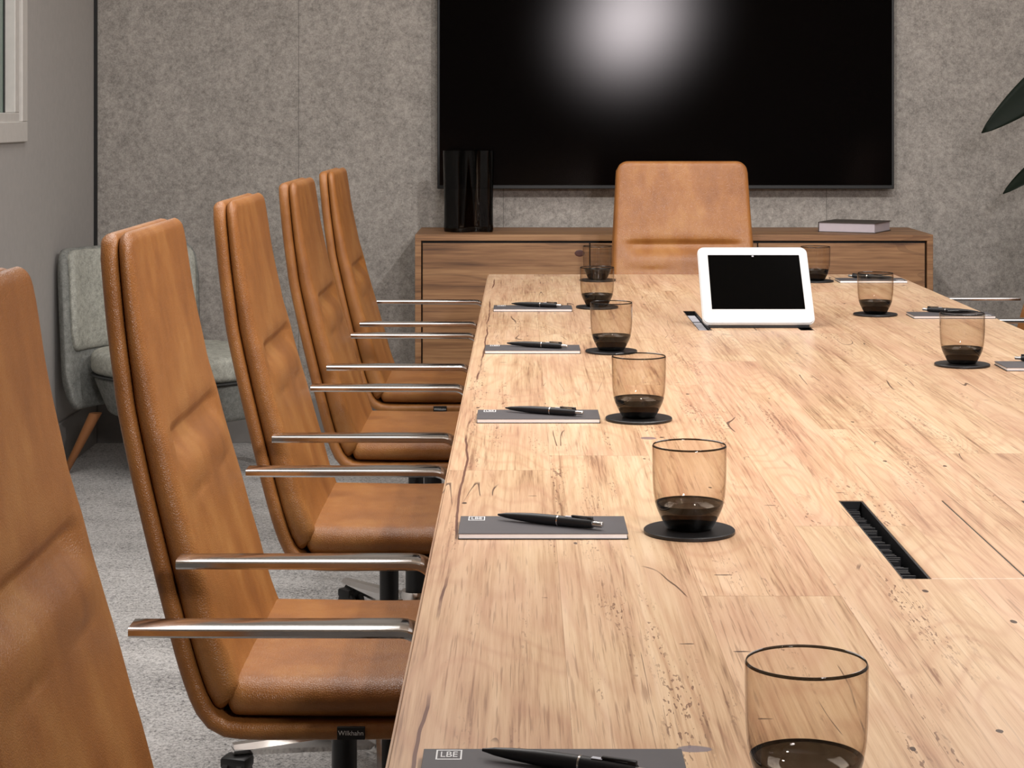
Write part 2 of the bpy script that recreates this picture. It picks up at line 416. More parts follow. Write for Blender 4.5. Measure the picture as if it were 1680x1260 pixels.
# ------------------------------------------------------------------ table
TX0, TX1, TY0, TY1, TZ = -.1046, 1.1656, .35, 6.18, .74
tb = thing('conference_table', 'long timber boardroom table with knotty pale planks and flush cable hatches', 'table', ((TX0+TX1)/2, (TY0+TY1)/2, 0))
ox, oy = tb.location.x, tb.location.y
def tpart(name, bm, mat, parent=tb, smooth=False):
    o = from_bm(name, bm, mat, parent, smooth)
    o.location = (0, 0, 0)
    # keep world coordinates for the mesh (grain runs through the slab)
    o.location = (-ox, -oy, 0) if parent is tb else (0, 0, 0)
    return o
HX = [(.410, .440, .648, .678)]; HY = [(2.13, 2.563), (4.577, 5.03)]
bm = bmesh.new()
xs = [TX0, .410, .678, TX1]; ys = [TY0, 2.13, 2.563, 4.577, 5.03, TY1]
def grid_slab(bm, xs, ys, z0, z1, holes):
    V = {}
    def vt(i, j, k):
        if (i, j, k) not in V: V[(i, j, k)] = bm.verts.new((xs[i], ys[j], z1 if k else z0))
        return V[(i, j, k)]
    nx, ny = len(xs)-1, len(ys)-1
    solid = lambda i, j: 0 <= i < nx and 0 <= j < ny and (i, j) not in holes
    for i in range(nx):
        for j in range(ny):
            if not solid(i, j): continue
            bm.faces.new((vt(i, j, 1), vt(i+1, j, 1), vt(i+1, j+1, 1), vt(i, j+1, 1)))
            bm.faces.new((vt(i, j, 0), vt(i, j+1, 0), vt(i+1, j+1, 0), vt(i+1, j, 0)))
            if not solid(i-1, j): bm.faces.new((vt(i, j, 0), vt(i, j, 1), vt(i, j+1, 1), vt(i, j+1, 0)))
            if not solid(i+1, j): bm.faces.new((vt(i+1, j, 0), vt(i+1, j+1, 0), vt(i+1, j+1, 1), vt(i+1, j, 1)))
            if not solid(i, j-1): bm.faces.new((vt(i, j, 0), vt(i+1, j, 0), vt(i+1, j, 1), vt(i, j, 1)))
            if not solid(i, j+1): bm.faces.new((vt(i, j+1, 0), vt(i, j+1, 1), vt(i+1, j+1, 1), vt(i+1, j+1, 0)))
grid_slab(bm, xs, ys, TZ-.034, TZ, {(1, 1), (1, 3)})
bmesh.ops.recalc_face_normals(bm, faces=bm.faces)
es = [e for e in bm.edges if all(abs(v.co.z-TZ) < 1e-5 for v in e.verts) and (all(abs(v.co.x-TX0) < 1e-5 for v in e.verts) or all(abs(v.co.x-TX1) < 1e-5 for v in e.verts) or all(abs(v.co.y-TY1) < 1e-5 for v in e.verts))]
bmesh.ops.bevel(bm, geom=es, offset=.0035, segments=3, affect='EDGES')
tpart('tabletop', bm, TABLEW)
for (a, b) in HY:
    # dark tray below the hatch, brush strips, two lids
    bm = bmesh.new(); bx(bm, .405, .683, a-.005, b+.005, TZ-.10, TZ-.05)
    tray = tpart('cable_tray', bm, BLACKPL)
    for (x0, x1) in ((.4415, .5435), (.5455, .6465)):
        bm = bmesh.new(); bx(bm, x0, x1, a+.0022, b, TZ-.03, TZ, .0008)
        tpart('cable_lid', bm, TABLEW)
    bm = bmesh.new(); bx(bm, .4415, .6465, a+.0002, a+.0021, TZ-.03, TZ-.0007); bx(bm, .5437, .5453, a+.003, b, TZ-.03, TZ-.0007)
    tpart('lid_gap_shade', bm, BLACKTRIM)  # black strips stand in for the shade inside the lid gaps
    for (x0, x1) in ((.4102, .4415), (.6465, .6778)):
        bm = bmesh.new()
        bx(bm, x0, x0+.0025, a+.0005, b-.0005, TZ-.05, TZ-.001)
        bx(bm, x1-.0025, x1, a+.0005, b-.0005, TZ-.05, TZ-.001)
        bx(bm, x0, x1, a+.0005, a+.003, TZ-.05, TZ-.001); bx(bm, x0, x1, b-.003, b-.0005, TZ-.05, TZ-.001)
        if a < 3:
            rr = random.Random(5)
            for k in range(70):
                yy = a+.006+(b-a-.012)*k/70
                bx(bm, x0+.003, x1-.006-rr.random()*.006, yy, yy+.0035, TZ-.03, TZ-.008-rr.random()*.007)
        tpart('cable_slot', bm, BLACKPL)
    if a > 3:
        bm = bmesh.new()
        for (y0, y1) in ((4.60, 4.70), (4.71, 4.745), (4.755, 4.80), (4.83, 4.90), (4.905, 4.97)):
            bx(bm, .4135, .436, y0, y1, TZ-.045, TZ-.006, .001)
        tpart('socket_strip', bm, SOCKET)
# trestle legs well inside
for yy in (1.1, 5.35):
    for xx in (.30, .76):
        bm = bmesh.new(); bx(bm, xx-.04, xx+.04, yy-.04, yy+.04, 0, TZ-.034, .004)
        tpart('leg', bm, BLACKPL)
for yy in (1.1, 5.35):
    bm = bmesh.new(); bx(bm, .2, .86, yy-.05, yy+.05, TZ-.075, TZ-.034, .004); tpart('crossbar', bm, BLACKPL)

# ------------------------------------------------------------------ chairs
CX = .25   # world -> local shift
RAW = [(-.542, 1.083), (-.537, 1.03), (-.530, .964), (-.5205, .895), (-.511, .837), (-.477, .690), (-.447, .570), (-.429, .507),
       (-.411, .464), (-.388, .4435), (-.352, .4385), (-.25, .4385), (-.1, .4395), (.02, .440), (.07, .434)]
SP = catmull([(a+CX, b) for a, b in RAW], 10)
LS = plen(SP)
def path_frame(P):
    T = []
    for i in range(len(P)):
        a = P[max(i-1, 0)]; b = P[min(i+1, len(P)-1)]
        d = Vector((b[0]-a[0], b[1]-a[1])).normalized(); T.append(d)
    return [(Vector(p), t, Vector((-t.y, t.x))) for p, t in zip(P, T)]   # normal: +X side on the back, up on the seat
def usamples(hw, re, n=10):
    o = []
    for k in range(7): o.append(hw-re+re*math.sin(PI/2*(1-k/6)))
    inner = [(hw-re)*(1-2*k/(2*n)) for k in range(1, n)]
    pos = o+[x for x in inner]
    return pos+[0]+[-x for x in reversed(pos)]
def sweep(ss, base_path, off, hw_f, ht_f, re, crown=0, crown_b=0, g=None, rc=.03, rt=.02, close_n=True):
    """rows along s on an offset of base_path; pillow section"""
    P = resample(base_path, ss); F = path_frame(P)
    s0, s1 = ss[0], ss[-1]
    V = []; n = None
    for (p, t, nn), s in zip(F, ss):
        e = min(s-s0, s1-s)
        hw = hw_f(s); ht = ht_f(s); r_c = rc if (s-s0 < s1-s) or not isinstance(rc, tuple) else rc
        if e < rc: hw -= rc-math.sqrt(max(rc*rc-(rc-e)**2, 0))
        k = 1
        rtt = rt if not isinstance(rt, tuple) else (rt[0] if s-s0 < s1-s else rt[1])
        if e < rtt: k = math.sqrt(max(1-(1-e/rtt)**2, 0.0))
        ht = max(ht*k, .0004)
        us = usamples(1, min(re/hw, .9))
        ring = []
        for side in (1, -1):
            seq = us if side == 1 else us[::-1][1:-1]
            for uu in seq:
                u = uu*hw; a = abs(u)-(hw-re)
                h = math.sqrt(max(1-(a/re)**2, 0)) if a > 0 else 1
                cr = (crown if side == 1 else crown_b)*(1-uu*uu)*k
                d = ht*h*side+cr*side*h
                if side == 1 and g: d += g(s, uu)*k
                q = p+nn*((off(s) if callable(off) else off)+d)
                ring.append((q.x, u, q.y))
        n = len(ring); V += ring
    Fc = []
    m = len(ss)
    for i in range(m-1):
        for j in range(n):
            j2 = (j+1) % n
            Fc.append((i*n+j, (i+1)*n+j, (i+1)*n+j2, i*n+j2))
    Fc.append(tuple(range(n))); Fc.append(tuple(reversed(range((m-1)*n, m*n))))
    return V, Fc
def dense(s0, s1, step, r=.022, extra=()):
    o = [s0+r*(1-math.cos(PI/2*k/7)) for k in range(8)]
    a = s0+r+step
    while a < s1-r-.3*step: o.append(a); a += step
    o += [s1-r*(1-math.cos(PI/2*k/7)) for k in range(7, -1, -1)]
    for (c, w, st) in extra:
        x = c-w
        while x < c+w: o.append(x); x += st
    o = sorted(set(round(x, 6) for x in o)); q = [o[0]]
    for x in o[1:]:
        if x-q[-1] > .0004: q.append(x)
    return q
def s_of_z(z):
    L = 0
    for a, b in zip(SP, SP[1:]):
        if a[1] >= z >= b[1]: return L+math.dist(a, b)*(a[1]-z)/max(a[1]-b[1], 1e-9)
        L += math.dist(a, b)
SB = s_of_z(.75); SC = s_of_z(.803); SE = s_of_z(.4475)
def hw_shell(s): return .2165+(.2355-.2165)*min(s/SB, 1)
def crease(s, u):
    fade = 1-max(0, min(1, (abs(u)-.70)/.14)); fade = fade*fade*(3-2*fade)
    d = s-SC
    # sharp tuck: surface rolls in just above it, climbs back below it
    if d < 0: v = -.015*math.exp(-(d/.014)**2)
    else: v = -.015*math.exp(-(d/.034)**2)+.005*math.exp(-((d-.045)/.03)**2)
    e = d-.085
    v2 = -.0035*math.exp(-(e/.008)**2)*max(0, 1-abs((abs(u)-.45)/.35))
    wr = .0012*noise.noise(Vector((s*14, u*3, 1.3)))
    bul = .003*math.sin(PI*max(0, min(1, s/SC)))*(1-u*u)
    return v*fade+v2+wr+bul
def obj_me(name, V, F, mat, parent):
    me = pyd(name, V, F); o = ob(name, me, mat, parent)
    bm = bmesh.new(); bm.from_mesh(me); bmesh.ops.recalc_face_normals(bm, faces=bm.faces); bm.to_mesh(me); bm.free()
    return o
def bht(s):
    K = [(0, .0085), (.1, .0105), (.17, .0125), (.27, .016), (.5, .0205), (.7, .0215)]
    for (a, p), (b, q) in zip(K, K[1:]):
        if s <= b: return p+(q-p)*(s-a)/(b-a)
    return K[-1][1]
def boff(s): return .0118+bht(s)
def make_chair():
    t = thing('conference_chair', '-', 'chair')
    ss = dense(0, LS, .02, .012)
    V, F = sweep(ss, SP, 0, hw_shell, lambda s: .0112, .009, rc=.038, rt=.011)
    shell = obj_me('shell', V, F, LEATHER, t)
    ss = dense(.001, SE, .016, .022, [(SC, .02, .0022), (SC+.04, .06, .006)])
    V, F = sweep(ss, SP, boff, lambda s: hw_shell(s)-.002, bht, .017, crown=.004, g=crease, rc=.036, rt=(.014, .010))
    obj_me('back_cushion', V, F, LEATHER, t)
    # seat cushion on its own straight path
    seat = [(-.384+CX, .4785), (-.2+CX, .4765), (-.02+CX, .477), (.062+CX, .472)]
    seat = catmull(seat, 10); L2 = plen(seat)
    def gs(s, u): return .0015*noise.noise(Vector((s*9, u*2, 5)))
    V, F = sweep(dense(0, L2, .02, .022), seat, 0, lambda s: .2335, lambda s: .0245, .030, crown=.006, g=gs, rc=.022, rt=(.012, .024))
    obj_me('seat_cushion', V, F, LEATHER, t)
    # arms: flat polished loops
    def ap(p, sgn): return p
    for sgn in (-1, 1):
        Y = sgn*.3135
        pts = [(-.180, .6785)]
        pts += [(-.06, .6785), (.113, .6785)]
        for k in range(1, 8):
            a = PI/2*k/8; pts.append((.113+.032*math.sin(a), .6465+.032*math.cos(a)))
        pts += [(.144, .62), (.118, .48)]
        for k in range(1, 6):
            a = PI/2*k/6; pts.append((.115-.03*(1-math.cos(a)), .45-.03*math.sin(a)+.0))
        pts += [(.10, .408), (.095, .406)]
        Vv = []
        n = len(pts)
        for i, p in enumerate(pts):
            a = pts[max(i-1, 0)]; b = pts[min(i+1, n-1)]
            tt = Vector((b[0]-a[0], b[1]-a[1])).normalized(); nn = Vector((-tt.y, tt.x))
            q = min(1, i/1.5)
            hw = .0225+.003*q; ht = .0058
            yc = Y
            if i >= n-4:                      # foot of the loop runs inward below the seat
                yc = Y-sgn*.055*(i-(n-5))
            c = .0030
            sec = [(-hw, -ht+c), (-hw, ht-c), (-hw+c*.4, ht-c*.4), (-hw+c*1.6, ht), (hw-c*1.6, ht), (hw-c*.4, ht-c*.4), (hw, ht-c), (hw, -ht+c), (hw-c*1.4, -ht), (-hw+c*1.4, -ht)]
            for (u, h) in sec:
                Vv.append((p[0]+nn.x*h, yc+u, p[1]+nn.y*h))
        m = 10; Fv = [(i*m+j, (i+1)*m+j, (i+1)*m+(j+1) % m, i*m+(j+1) % m) for i in range(n-1) for j in range(m)]
        Fv += [tuple(range(m)), tuple(reversed(range((n-1)*m, n*m)))]
        o = obj_me('armrest', Vv, Fv, CHROME, t); sharp(o, 28)
    # mechanism, column, hub, star base
    bm = bmesh.new()
    bx(bm, -.055, .12, -.06, .06, .400, .4265, .010, 3); bx(bm, .088, .128, -.30, .30, .400, .4145, .005, 2)
    from_bm('seat_plate', bm, BLACKPL, t, auto=40)
    bm = bmesh.new(); lathe(bm, [(0, .10), (.025, .10), (.025, .3), (.018, .3), (.018, .40), (0, .40)], 24)
    from_bm('gas_column', bm, BLACKPL, t, auto=40)
    bm = bmesh.new(); lathe(bm, [(0, .036), (.036, .036), (.042, .042), (.040, .098), (.034, .108), (0, .108)], 32)
    from_bm('hub', bm, CHROME, t, auto=40)
    for k in range(5):
        a = math.radians(201+72*k)
        M = Matrix.Rotation(a, 4, 'Z')
        L = .300
        sec = lambda x: (.025-.009*x/L, .094-.012*x/L, .042+.021*x/L)
        Vv = []
        for i in range(9):
            x = .03+(L-.03)*i/8; h, zt, zb = sec(x)
            if i == 8: h *= .8
            for (y, z) in ((-h, zb+.012), (-h, zt-.010), (-h*.55, zt), (h*.55, zt), (h, zt-.010), (h, zb+.012), (h*.5, zb), (-h*.5, zb)):
                Vv.append(tuple(M @ Vector((x, y, z))))
        Fv = [(i*8+j, (i+1)*8+j, (i+1)*8+(j+1) % 8, i*8+(j+1) % 8) for i in range(8) for j in range(8)]+[tuple(range(8)), tuple(reversed(range(64, 72)))]
        lg = obj_me('leg', Vv, Fv, CHROME, t); sharp(lg, 30)
        bm = bmesh.new()
        c = M @ Vector((L-.012, 0, 0)); rz = Matrix.Rotation(a+.9+k*.6, 4, 'Z')
        T = Matrix.Translation(c) @ rz
        for sy in (-1, 1):
            b2 = bmesh.new(); lathe(b2, [(0, -.009), (.022, -.009), (.028, -.005), (.028, .005), (.022, .009), (0, .009)], 24)
            b2.transform(T @ Matrix.Translation((.012, sy*.014, .0285)) @ Matrix.Rotation(PI/2, 4, 'X'))
            me = bpy.data.meshes.new('t'); b2.to_mesh(me); b2.free(); bm.from_mesh(me); bpy.data.meshes.remove(me)
        bx(bm, -.012, .030, -.026, .026, .040, .062, .006, 2, M=T)
        bx(bm, -.006, .006, -.006, .006, .055, .072, .001, 1, M=T)
        from_bm('caster', bm, BLACKPL, lg, auto=40)
    # woven label sewn in the seam of the shell's side
    for sgn in (-1,):
        bm = bmesh.new(); bx(bm, .012, .048, -.2395, -.2352, .431, .4475, .0005, 1)
        lb = from_bm('label_tab', bm, LABELBLK, t, smooth=False)
        M = Matrix.Translation((.030, -.2398, .4395)) @ Matrix.Rotation(PI/2, 4, 'X')
        text_mesh('label_text', 'Wilkhahn', .0085, LABELWHT, lb, M)
    return t
GRPC = None
chair0 = make_chair()
chair0.location = (-CX, 2.80, 0)
chair0['label'] = 'tan leather swivel chair on left side, second nearest, its seat and both armrests showing'
chair0.name = 'conference_chair'
dup(chair0, (-CX+.005, 1.85, 0), 0, 'tan leather swivel chair nearest the camera, its back cropped by left edge')
dup(chair0, (-CX, 3.75, 0), 0, 'tan leather swivel chair third from the camera along the left side')
dup(chair0, (-CX, 4.71, 0), 0, 'tan leather swivel chair fourth from camera on left, overlapping the farthest one')
dup(chair0, (-CX, 5.61, 0), 0, 'tan leather swivel chair farthest away on left side, next to the sideboard')
dup(chair0, (.532, 6.28, 0), -PI/2, 'tan leather high-backed chair at the head of the table facing the camera')
dup(chair0, (1.081+CX, 5.70, 0), PI, 'chair on the right side of table showing only slim chrome armrests')

# ------------------------------------------------------------------ glasses and coasters
def glass_mesh():
    bm = bmesh.new()
    outer = [(0, .0), (.024, .0), (.0268, .0012), (.0300, .006), (.0345, .0145), (.0390, .0245), (.0418, .0350), (.0432, .046), (.0440, .060), (.0443, .075), (.0445, .0985)]
    inner = [(.0437, .0998), (.0430, .0985), (.0428, .075), (.0424, .060), (.0416, .048), (.0402, .038), (.0375, .0300), (.033, .0245), (.025, .0205), (.013, .0185), (0, .018)]
    outer = catmull(outer[1:], 3); inner = catmull(inner[:-1], 3)
    lathe(bm, [(0, 0)]+outer+inner+[(0, .018)], 64)
    bmesh.ops.recalc_face_normals(bm, faces=bm.faces)
    me = bpy.data.meshes.new('tumbler'); bm.to_mesh(me); bm.free(); me.materials.append(GLASS); me.materials.append(GBASE_RIM)
    for p in me.polygons:
        p.use_smooth = True
        if p.center.z < .0305 or p.center.z > .0987: p.material_index = 1  # thick base is dark glass; on the rim the tint paints in edge shading
    return me
GME = glass_mesh()
bm = bmesh.new(); lathe(bm, [(0, 0), (.0535, 0), (.0545, .001), (.0545, .0038), (.0535, .0048), (0, .0048)], 64)
bmesh.ops.recalc_face_normals(bm, faces=bm.faces)
CME = bpy.data.meshes.new('coaster'); bm.to_mesh(CME); bm.free(); CME.materials.append(BLACKMAT)
GL = [(.206, 1.430, 'beside the nearest notepad and cropped by the bottom edge'),
      (.2009, 2.366, 'beside the second notepad from the camera'),
      (.1922, 3.237, 'beside the third notepad from the camera'),
      (.1892, 4.157, 'beside the fourth notepad, behind the third glass'),
      (.1957, 5.107, 'beside the farthest left notepad, half behind another glass'),
      (.2290, 5.935, 'at the far end of the table, left of the head chair'),
      (.8770, 5.905, 'just right of the white tablet at the far end'),
      (.8800, 4.922, 'on the right side, second nearest of three there'),
      (.8760, 3.935, 'nearest the camera on the right side of the table')]
for i, (x, y, wh) in enumerate(GL):
    c = bpy.data.objects.new('coaster', CME); COL.objects.link(c); c.location = (x, y, TZ)
    tag(c, 'round black coaster under the glass '+wh.replace('at the far end of the table, left', 'at the far table end left'), 'coaster', 'round black coasters')
    g = bpy.data.objects.new('tumbler', GME); COL.objects.link(g); g.location = (x, y, TZ+.0049)
    g.rotation_euler = (0, 0, i*.7)
    tag(g, 'smoky brown tumbler '+wh, 'glass', 'smoky brown tumblers')

# ------------------------------------------------------------------ notepads and pens
def make_notepad():
    t = thing('notepad', '-', 'notepad', group='dark notepads with white pages')
    bm = bmesh.new(); bx(bm, 0, .1975, 0, .099, .0012, .0062); from_bm('pages', bm, PAPER, t, smooth=False)
    bm = bmesh.new(); bx(bm, -.001, .199, -.0008, .100, .0062, .0072, .0003, 1); from_bm('front_cover', bm, COVER, t, smooth=False)
    bm = bmesh.new(); bx(bm, -.001, .199, -.0008, .100, 0, .0012); from_bm('back_cover', bm, LABELBLK, t, smooth=False)
    # printed box with letters
    bm = bmesh.new(); x0, x1, y0, y1 = .009, .029, .074, .097
    z0, z1 = .0072, .00735
    bx(bm, x0, x1, y0, y0+.0018, z0, z1); bx(bm, x0, x1, y1-.0018, y1, z0, z1)
    bx(bm, x0, x0+.0012, y0, y1, z0, z1); bx(bm, x1-.0012, x1, y0, y1, z0, z1)
    lo = from_bm('logo_frame', bm, LABELWHT, t, smooth=False)
    text_mesh('logo_letters', 'LBE', .0105, LABELWHT, lo, Matrix.Translation(((x0+x1)/2, (y0+y1)/2, .0073)) @ Matrix.Diagonal((.85, 1.75, 1, 1)), .0001)
    return t
def make_pen():
    t = thing('pen', '-', 'pen', group='black ballpoint pens')
    def seg(name, prof, mat):
        bm = bmesh.new(); lathe(bm, prof, 24); bm.transform(Matrix.Rotation(PI/2, 4, 'Y'))
        return from_bm(name, bm, mat, t, auto=50)
    R = .0062
    seg('lower_barrel', [(0, 0), (.0012, 0), (.0016, .003), (.0030, .010), (.0045, .025), (.0058, .045), (R, .065), (R, .080), (0, .080)], BLACKPL)
    seg('ring', [(0, .080), (R+.0002, .080), (R+.0002, .0815), (0, .0815)], CHROME)
    seg('upper_barrel', [(0, .0815), (R, .0815), (.0061, .100), (.0056, .122), (.0050, .126), (0, .126)], BLACKPL)
    seg('plunger', [(0, .126), (.0036, .126), (.0036, .1375), (.0030, .1385), (0, .1385)], BRUSH)
    bm = bmesh.new(); bx(bm, .098, .126, -.0018, .0018, .0064, .0082, .0006, 1); bx(bm, .119, .126, -.0018, .0018, .004, .0075, .0006, 1)
    cl = from_bm('clip', bm, BLACKPL, t, auto=40)
    bm = bmesh.new(); bx(bm, .090, .099, -.0026, .0018, .0058, .00655, .0003, 1)
    from_bm('badge', bm, LABELWHT if False else SOCKET, t, smooth=False)
    return t
pad0 = make_notepad(); pen0 = make_pen()
# x,y of the near left corner; pens lie across the pad
def px(xp, yp, h=.50):
    d = 3250*h/(yp-187); return ((xp-855)*d/3250, d)
PADS = [(px(753, 885), 'left', 'second from the camera on the left'),
        (px(783, 694.5), 'left', 'third from the camera on the left'),
        (px(796, 580.5), 'left', 'fourth from the camera on the left'),
        (px(810, 511.5), 'left', 'farthest away on the left side'),
        ((-.0745, 1.438), 'left', 'nearest the camera, cropped at the bottom'),
        ((.944, 5.86), 'right', 'farthest away on the right, behind two glasses'),
        (px(1500, 523), 'right', 'second farthest on the right, between two glasses'),
        (px(1652, 609), 'right', 'nearest on the right, cropped by the right edge')]
for i, ((x, y), side, wh) in enumerate(PADS):
    lab = 'dark covered notepad '+wh
    p = pad0 if i == 0 else dup(pad0, (0, 0, 0), 0, lab)
    p.location = (x, y, TZ); p['label'] = lab
    if side == 'right': p.rotation_euler = (0, 0, PI); p.location = (x+.198, y+.099, TZ)
    lab = 'black ballpoint pen lying on the notepad '+wh
    q = pen0 if i == 0 else dup(pen0, (0, 0, 0), 0, lab)
    q['label'] = lab
    ang = math.radians(-26 if i == 0 else -24)
    if side == 'left':
        q.location = (x+.045, y+.078, TZ+.0072+.00625); q.rotation_euler = (0, 0, ang)
    else:
        q.location = (x+.165, y+.040, TZ+.0072+.00625); q.rotation_euler = (0, 0, math.radians(154))

# ------------------------------------------------------------------ tablet on wedge stand
tt = thing('tablet_console', 'white touch tablet with black screen propped up on the table', 'tablet', (.5555, 4.62, TZ+.0085))
tw, tl, th = .263, .231, .011
lean = math.atan2(.152, .168)
M = Matrix.Rotation(-lean, 4, 'X')    # stands in XZ plane, leans towards +Y
def rounded_plate(bm, x0, x1, z0, z1, y0, y1, r, n=8):
    pts = []
    for cx, cz, a0 in ((x1-r, z1-r, 0), (x0+r, z1-r, PI/2), (x0+r, z0+r, PI), (x1-r, z0+r, 3*PI/2)):
        for k in range(n+1):
            a = a0+PI/2*k/n; pts.append((cx+r*math.cos(a), cz+r*math.sin(a)))
    m = len(pts)
    A = [bm.verts.new((p[0], y0, p[1])) for p in pts]; B = [bm.verts.new((p[0], y1, p[1])) for p in pts]
    bm.faces.new(A); bm.faces.new(list(reversed(B)))
    for i in range(m): bm.faces.new((A[i], B[i], B[(i+1) % m], A[(i+1) % m]))
bm = bmesh.new(); rounded_plate(bm, -tw/2, tw/2, .003, tl, 0, th, .017)
bmesh.ops.recalc_face_normals(bm, faces=bm.faces)
bmesh.ops.bevel(bm, geom=[e for e in bm.edges if e.is_manifold and e.calc_face_angle(0) > 1.2], offset=.0025, segments=2, affect='EDGES')
bm.transform(M); from_bm('body', bm, WHITEPL, tt, auto=50)
bm = bmesh.new(); rounded_plate(bm, -.1075, .1165-.005, .045, .2055, -.0006, .001, .001, 2); bm.transform(M)
from_bm('screen', bm, SCREEN, tt, smooth=False)
bm = bmesh.new(); rounded_plate(bm, -.0025, .0025, .200, .203, -.0012, -.0004, .001, 3); bm.transform(M)
from_bm('camera_lens', bm, SOCKET, tt, smooth=False)
bm = bmesh.new()
top = M @ Vector((0, th, .17)); bot = M @ Vector((0, th, .02))
vs = []
for sx in (-.10, .10):
    vs.append([bm.verts.new((sx, bot.y+.0005, -.0083)), bm.verts.new((sx, top.y+.03, -.0083)), bm.verts.new((sx, top.y+.001, top.z-.001)), bm.verts.new((sx, bot.y+.0005, bot.z))])
a, b = vs
bm.faces.new(a); bm.faces.new(list(reversed(b)))
for i in range(4): bm.faces.new((a[i], b[i], b[(i+1) % 4], a[(i+1) % 4]))
from_bm('stand', bm, BLACKPL, tt, smooth=False)
bm = bmesh.new(); bx(bm, -.118, .118, .006, .03, -.0083, .001, .001, 1); from_bm('foot', bm, BLACKPL, tt, smooth=False)

# ------------------------------------------------------------------ sideboard
SX0, SX1, SY0, SZ = -.375, 1.456, 7.0, .8135
sb = thing('sideboard', 'long oak sideboard with flat doors standing below the wall screen', 'sideboard', ((SX0+SX1)/2, 7.22, 0))
sl = Vector((-(SX0+SX1)/2, -7.22, 0))
def sp_(name, dims, mat=BOARD, bev=.0012):
    return boxo(name, dims, mat, sb, bev=bev, loc=sl)
T = .0215
bm = bmesh.new()
bx(bm, SX0, SX1, SY0, 7.455, SZ-T, SZ, .001); bx(bm, SX0, SX0+T, SY0, 7.455, .10, SZ-T, .001); bx(bm, SX1-T, SX1, SY0, 7.455, .10, SZ-T, .001)
bx(bm, SX0+T, SX1-T, SY0, 7.455, .10, .10+T, .001); bx(bm, SX0+T, SX1-T, 7.44, 7.452, .12, SZ-T)
o = from_bm('carcass', bm, BOARD, sb, smooth=False, loc=sl)
sp_('inner_shadow_gap', (SX0+T+.001, SX1-T-.001, SY0+.03, SY0+.04, .123, SZ-T-.001), BLACKTRIM, 0).name = 'gap_shade_sheet'  # black sheet behind the doors, painted shade for the gaps around them
dw = (SX1-SX0-2*T-.008)/3
for k in range(3):
    x0 = SX0+T+.005+k*dw
    sp_('door', (x0, x0+dw-.004, SY0+.004, SY0+.024, .128, SZ-T-.009))
sp_('plinth', (SX0+.05, SX1-.05, SY0+.05, 7.43, 0, .10), BLACKTRIM, 0)
# knot in the door face
bm = bmesh.new(); lathe(bm, [(0, 0), (.012, 0), (.015, .0006), (.010, .0012), (0, .0012)], 20)
bm.transform(Matrix.Translation((-.1+.307, SY0+.0042, .7475)) @ Matrix.Rotation(PI/2, 4, 'X') @ Matrix.Diagonal((1.2, .8, 1, 1)))
from_bm('wood_knot', bm, plain('knot_wood', lin(74, 36, 26), .5), sb, smooth=False, loc=sl)

# ------------------------------------------------------------------ wall screen
tv = thing('wall_screen', 'large flat black television screen mounted on grey felt wall', 'television', (.54, 7.44, .96))
N = NT('screen_glass'); N.t.nodes.remove(N.p)
d_ = N.t.nodes.new('ShaderNodeBsdfDiffuse'); d_.inputs[0].default_value = (.0022, .0017, .0016, 1)
g_ = N.t.nodes.new('ShaderNodeBsdfGlossy'); g_.distribution = 'BECKMANN'; g_.inputs['Roughness'].default_value = .15
g_.inputs['Color'].default_value = (1, .95, .96, 1)
f_ = N.t.nodes.new('ShaderNodeFresnel'); f_.inputs[0].default_value = 1.24
m_ = N.t.nodes.new('ShaderNodeMixShader'); N.t.links.new(f_.outputs[0], m_.inputs[0]); N.t.links.new(d_.outputs[0], m_.inputs[1]); N.t.links.new(g_.outputs[0], m_.inputs[2])
N.t.links.new(m_.outputs[0], N.out.inputs['Surface'])
TVG = N.m
TVW, TVH = 1.707, .965
bm = bmesh.new(); bx(bm, -TVW/2, TVW/2, -.04, -.002, 0, TVH, .002, 1); from_bm('case', bm, plain('tv_case', (.003, .003, .003), .5), tv, smooth=False)
bm = bmesh.new(); bx(bm, -TVW/2+.009, TVW/2-.009, -.0412, -.0402, .014, TVH-.009); from_bm('panel', bm, TVG, tv, smooth=False)
bm = bmesh.new(); bx(bm, -.3, .3, -.002, .04, .25, .65, .002); from_bm('wall_bracket', bm, BLACKPL, tv, smooth=False)

# ------------------------------------------------------------------ vase and book
bm = bmesh.new()
rows = [(0, 0, .90), (0, .0, .95), (0, .010, .985), (0, .03, .97), (0, .10, .965), (0, .2, .985), (0, .28, 1.0), (0, .2935, 1.0)]
def vring(k, z, inset, n=72):
    o = []
    for i in range(n):
        a = 2*PI*i/n
        ca, sa = math.cos(a), math.sin(a)
        X = (.092*k-inset)*math.copysign(abs(ca)**.55, ca); Y = (.036*k-inset)*math.copysign(abs(sa)**.8, sa)
        Y += .014*math.sin(X*48)*(1-.3*z/.29)
        o.append(bm.verts.new((X, Y, z)))
    return o
R_ = [vring(k, z, 0) for _, z, k in rows[1:]]+[vring(k, max(z, .012), .003) for _, z, k in reversed(rows[1:])]
for a, b in zip(R_, R_[1:]):
    for i in range(72): bm.faces.new((a[i], a[(i+1) % 72], b[(i+1) % 72], b[i]))
bm.faces.new(list(reversed(R_[0]))); bm.faces.new(R_[-1])
vz = from_bm('vase', bm, VASEG, None, auto=50, loc=(-.1905, 7.17, SZ+.0005))
tag(vz, 'tall black smoked glass vase with wavy sides on the sideboard', 'vase')
bk = thing('hardback_book', 'thick dark covered book lying flat on right end of sideboard', 'book', (1.213, 7.203, SZ), math.radians(-26))
bw, bd, bh = .212, .205, .037
bm = bmesh.new(); bx(bm, -bw/2+.003, bw/2-.004, -bd/2+.004, bd/2-.004, .003, bh-.003); from_bm('pages', bm, plain('book_pages', lin(190, 180, 186), .9), bk, smooth=False)
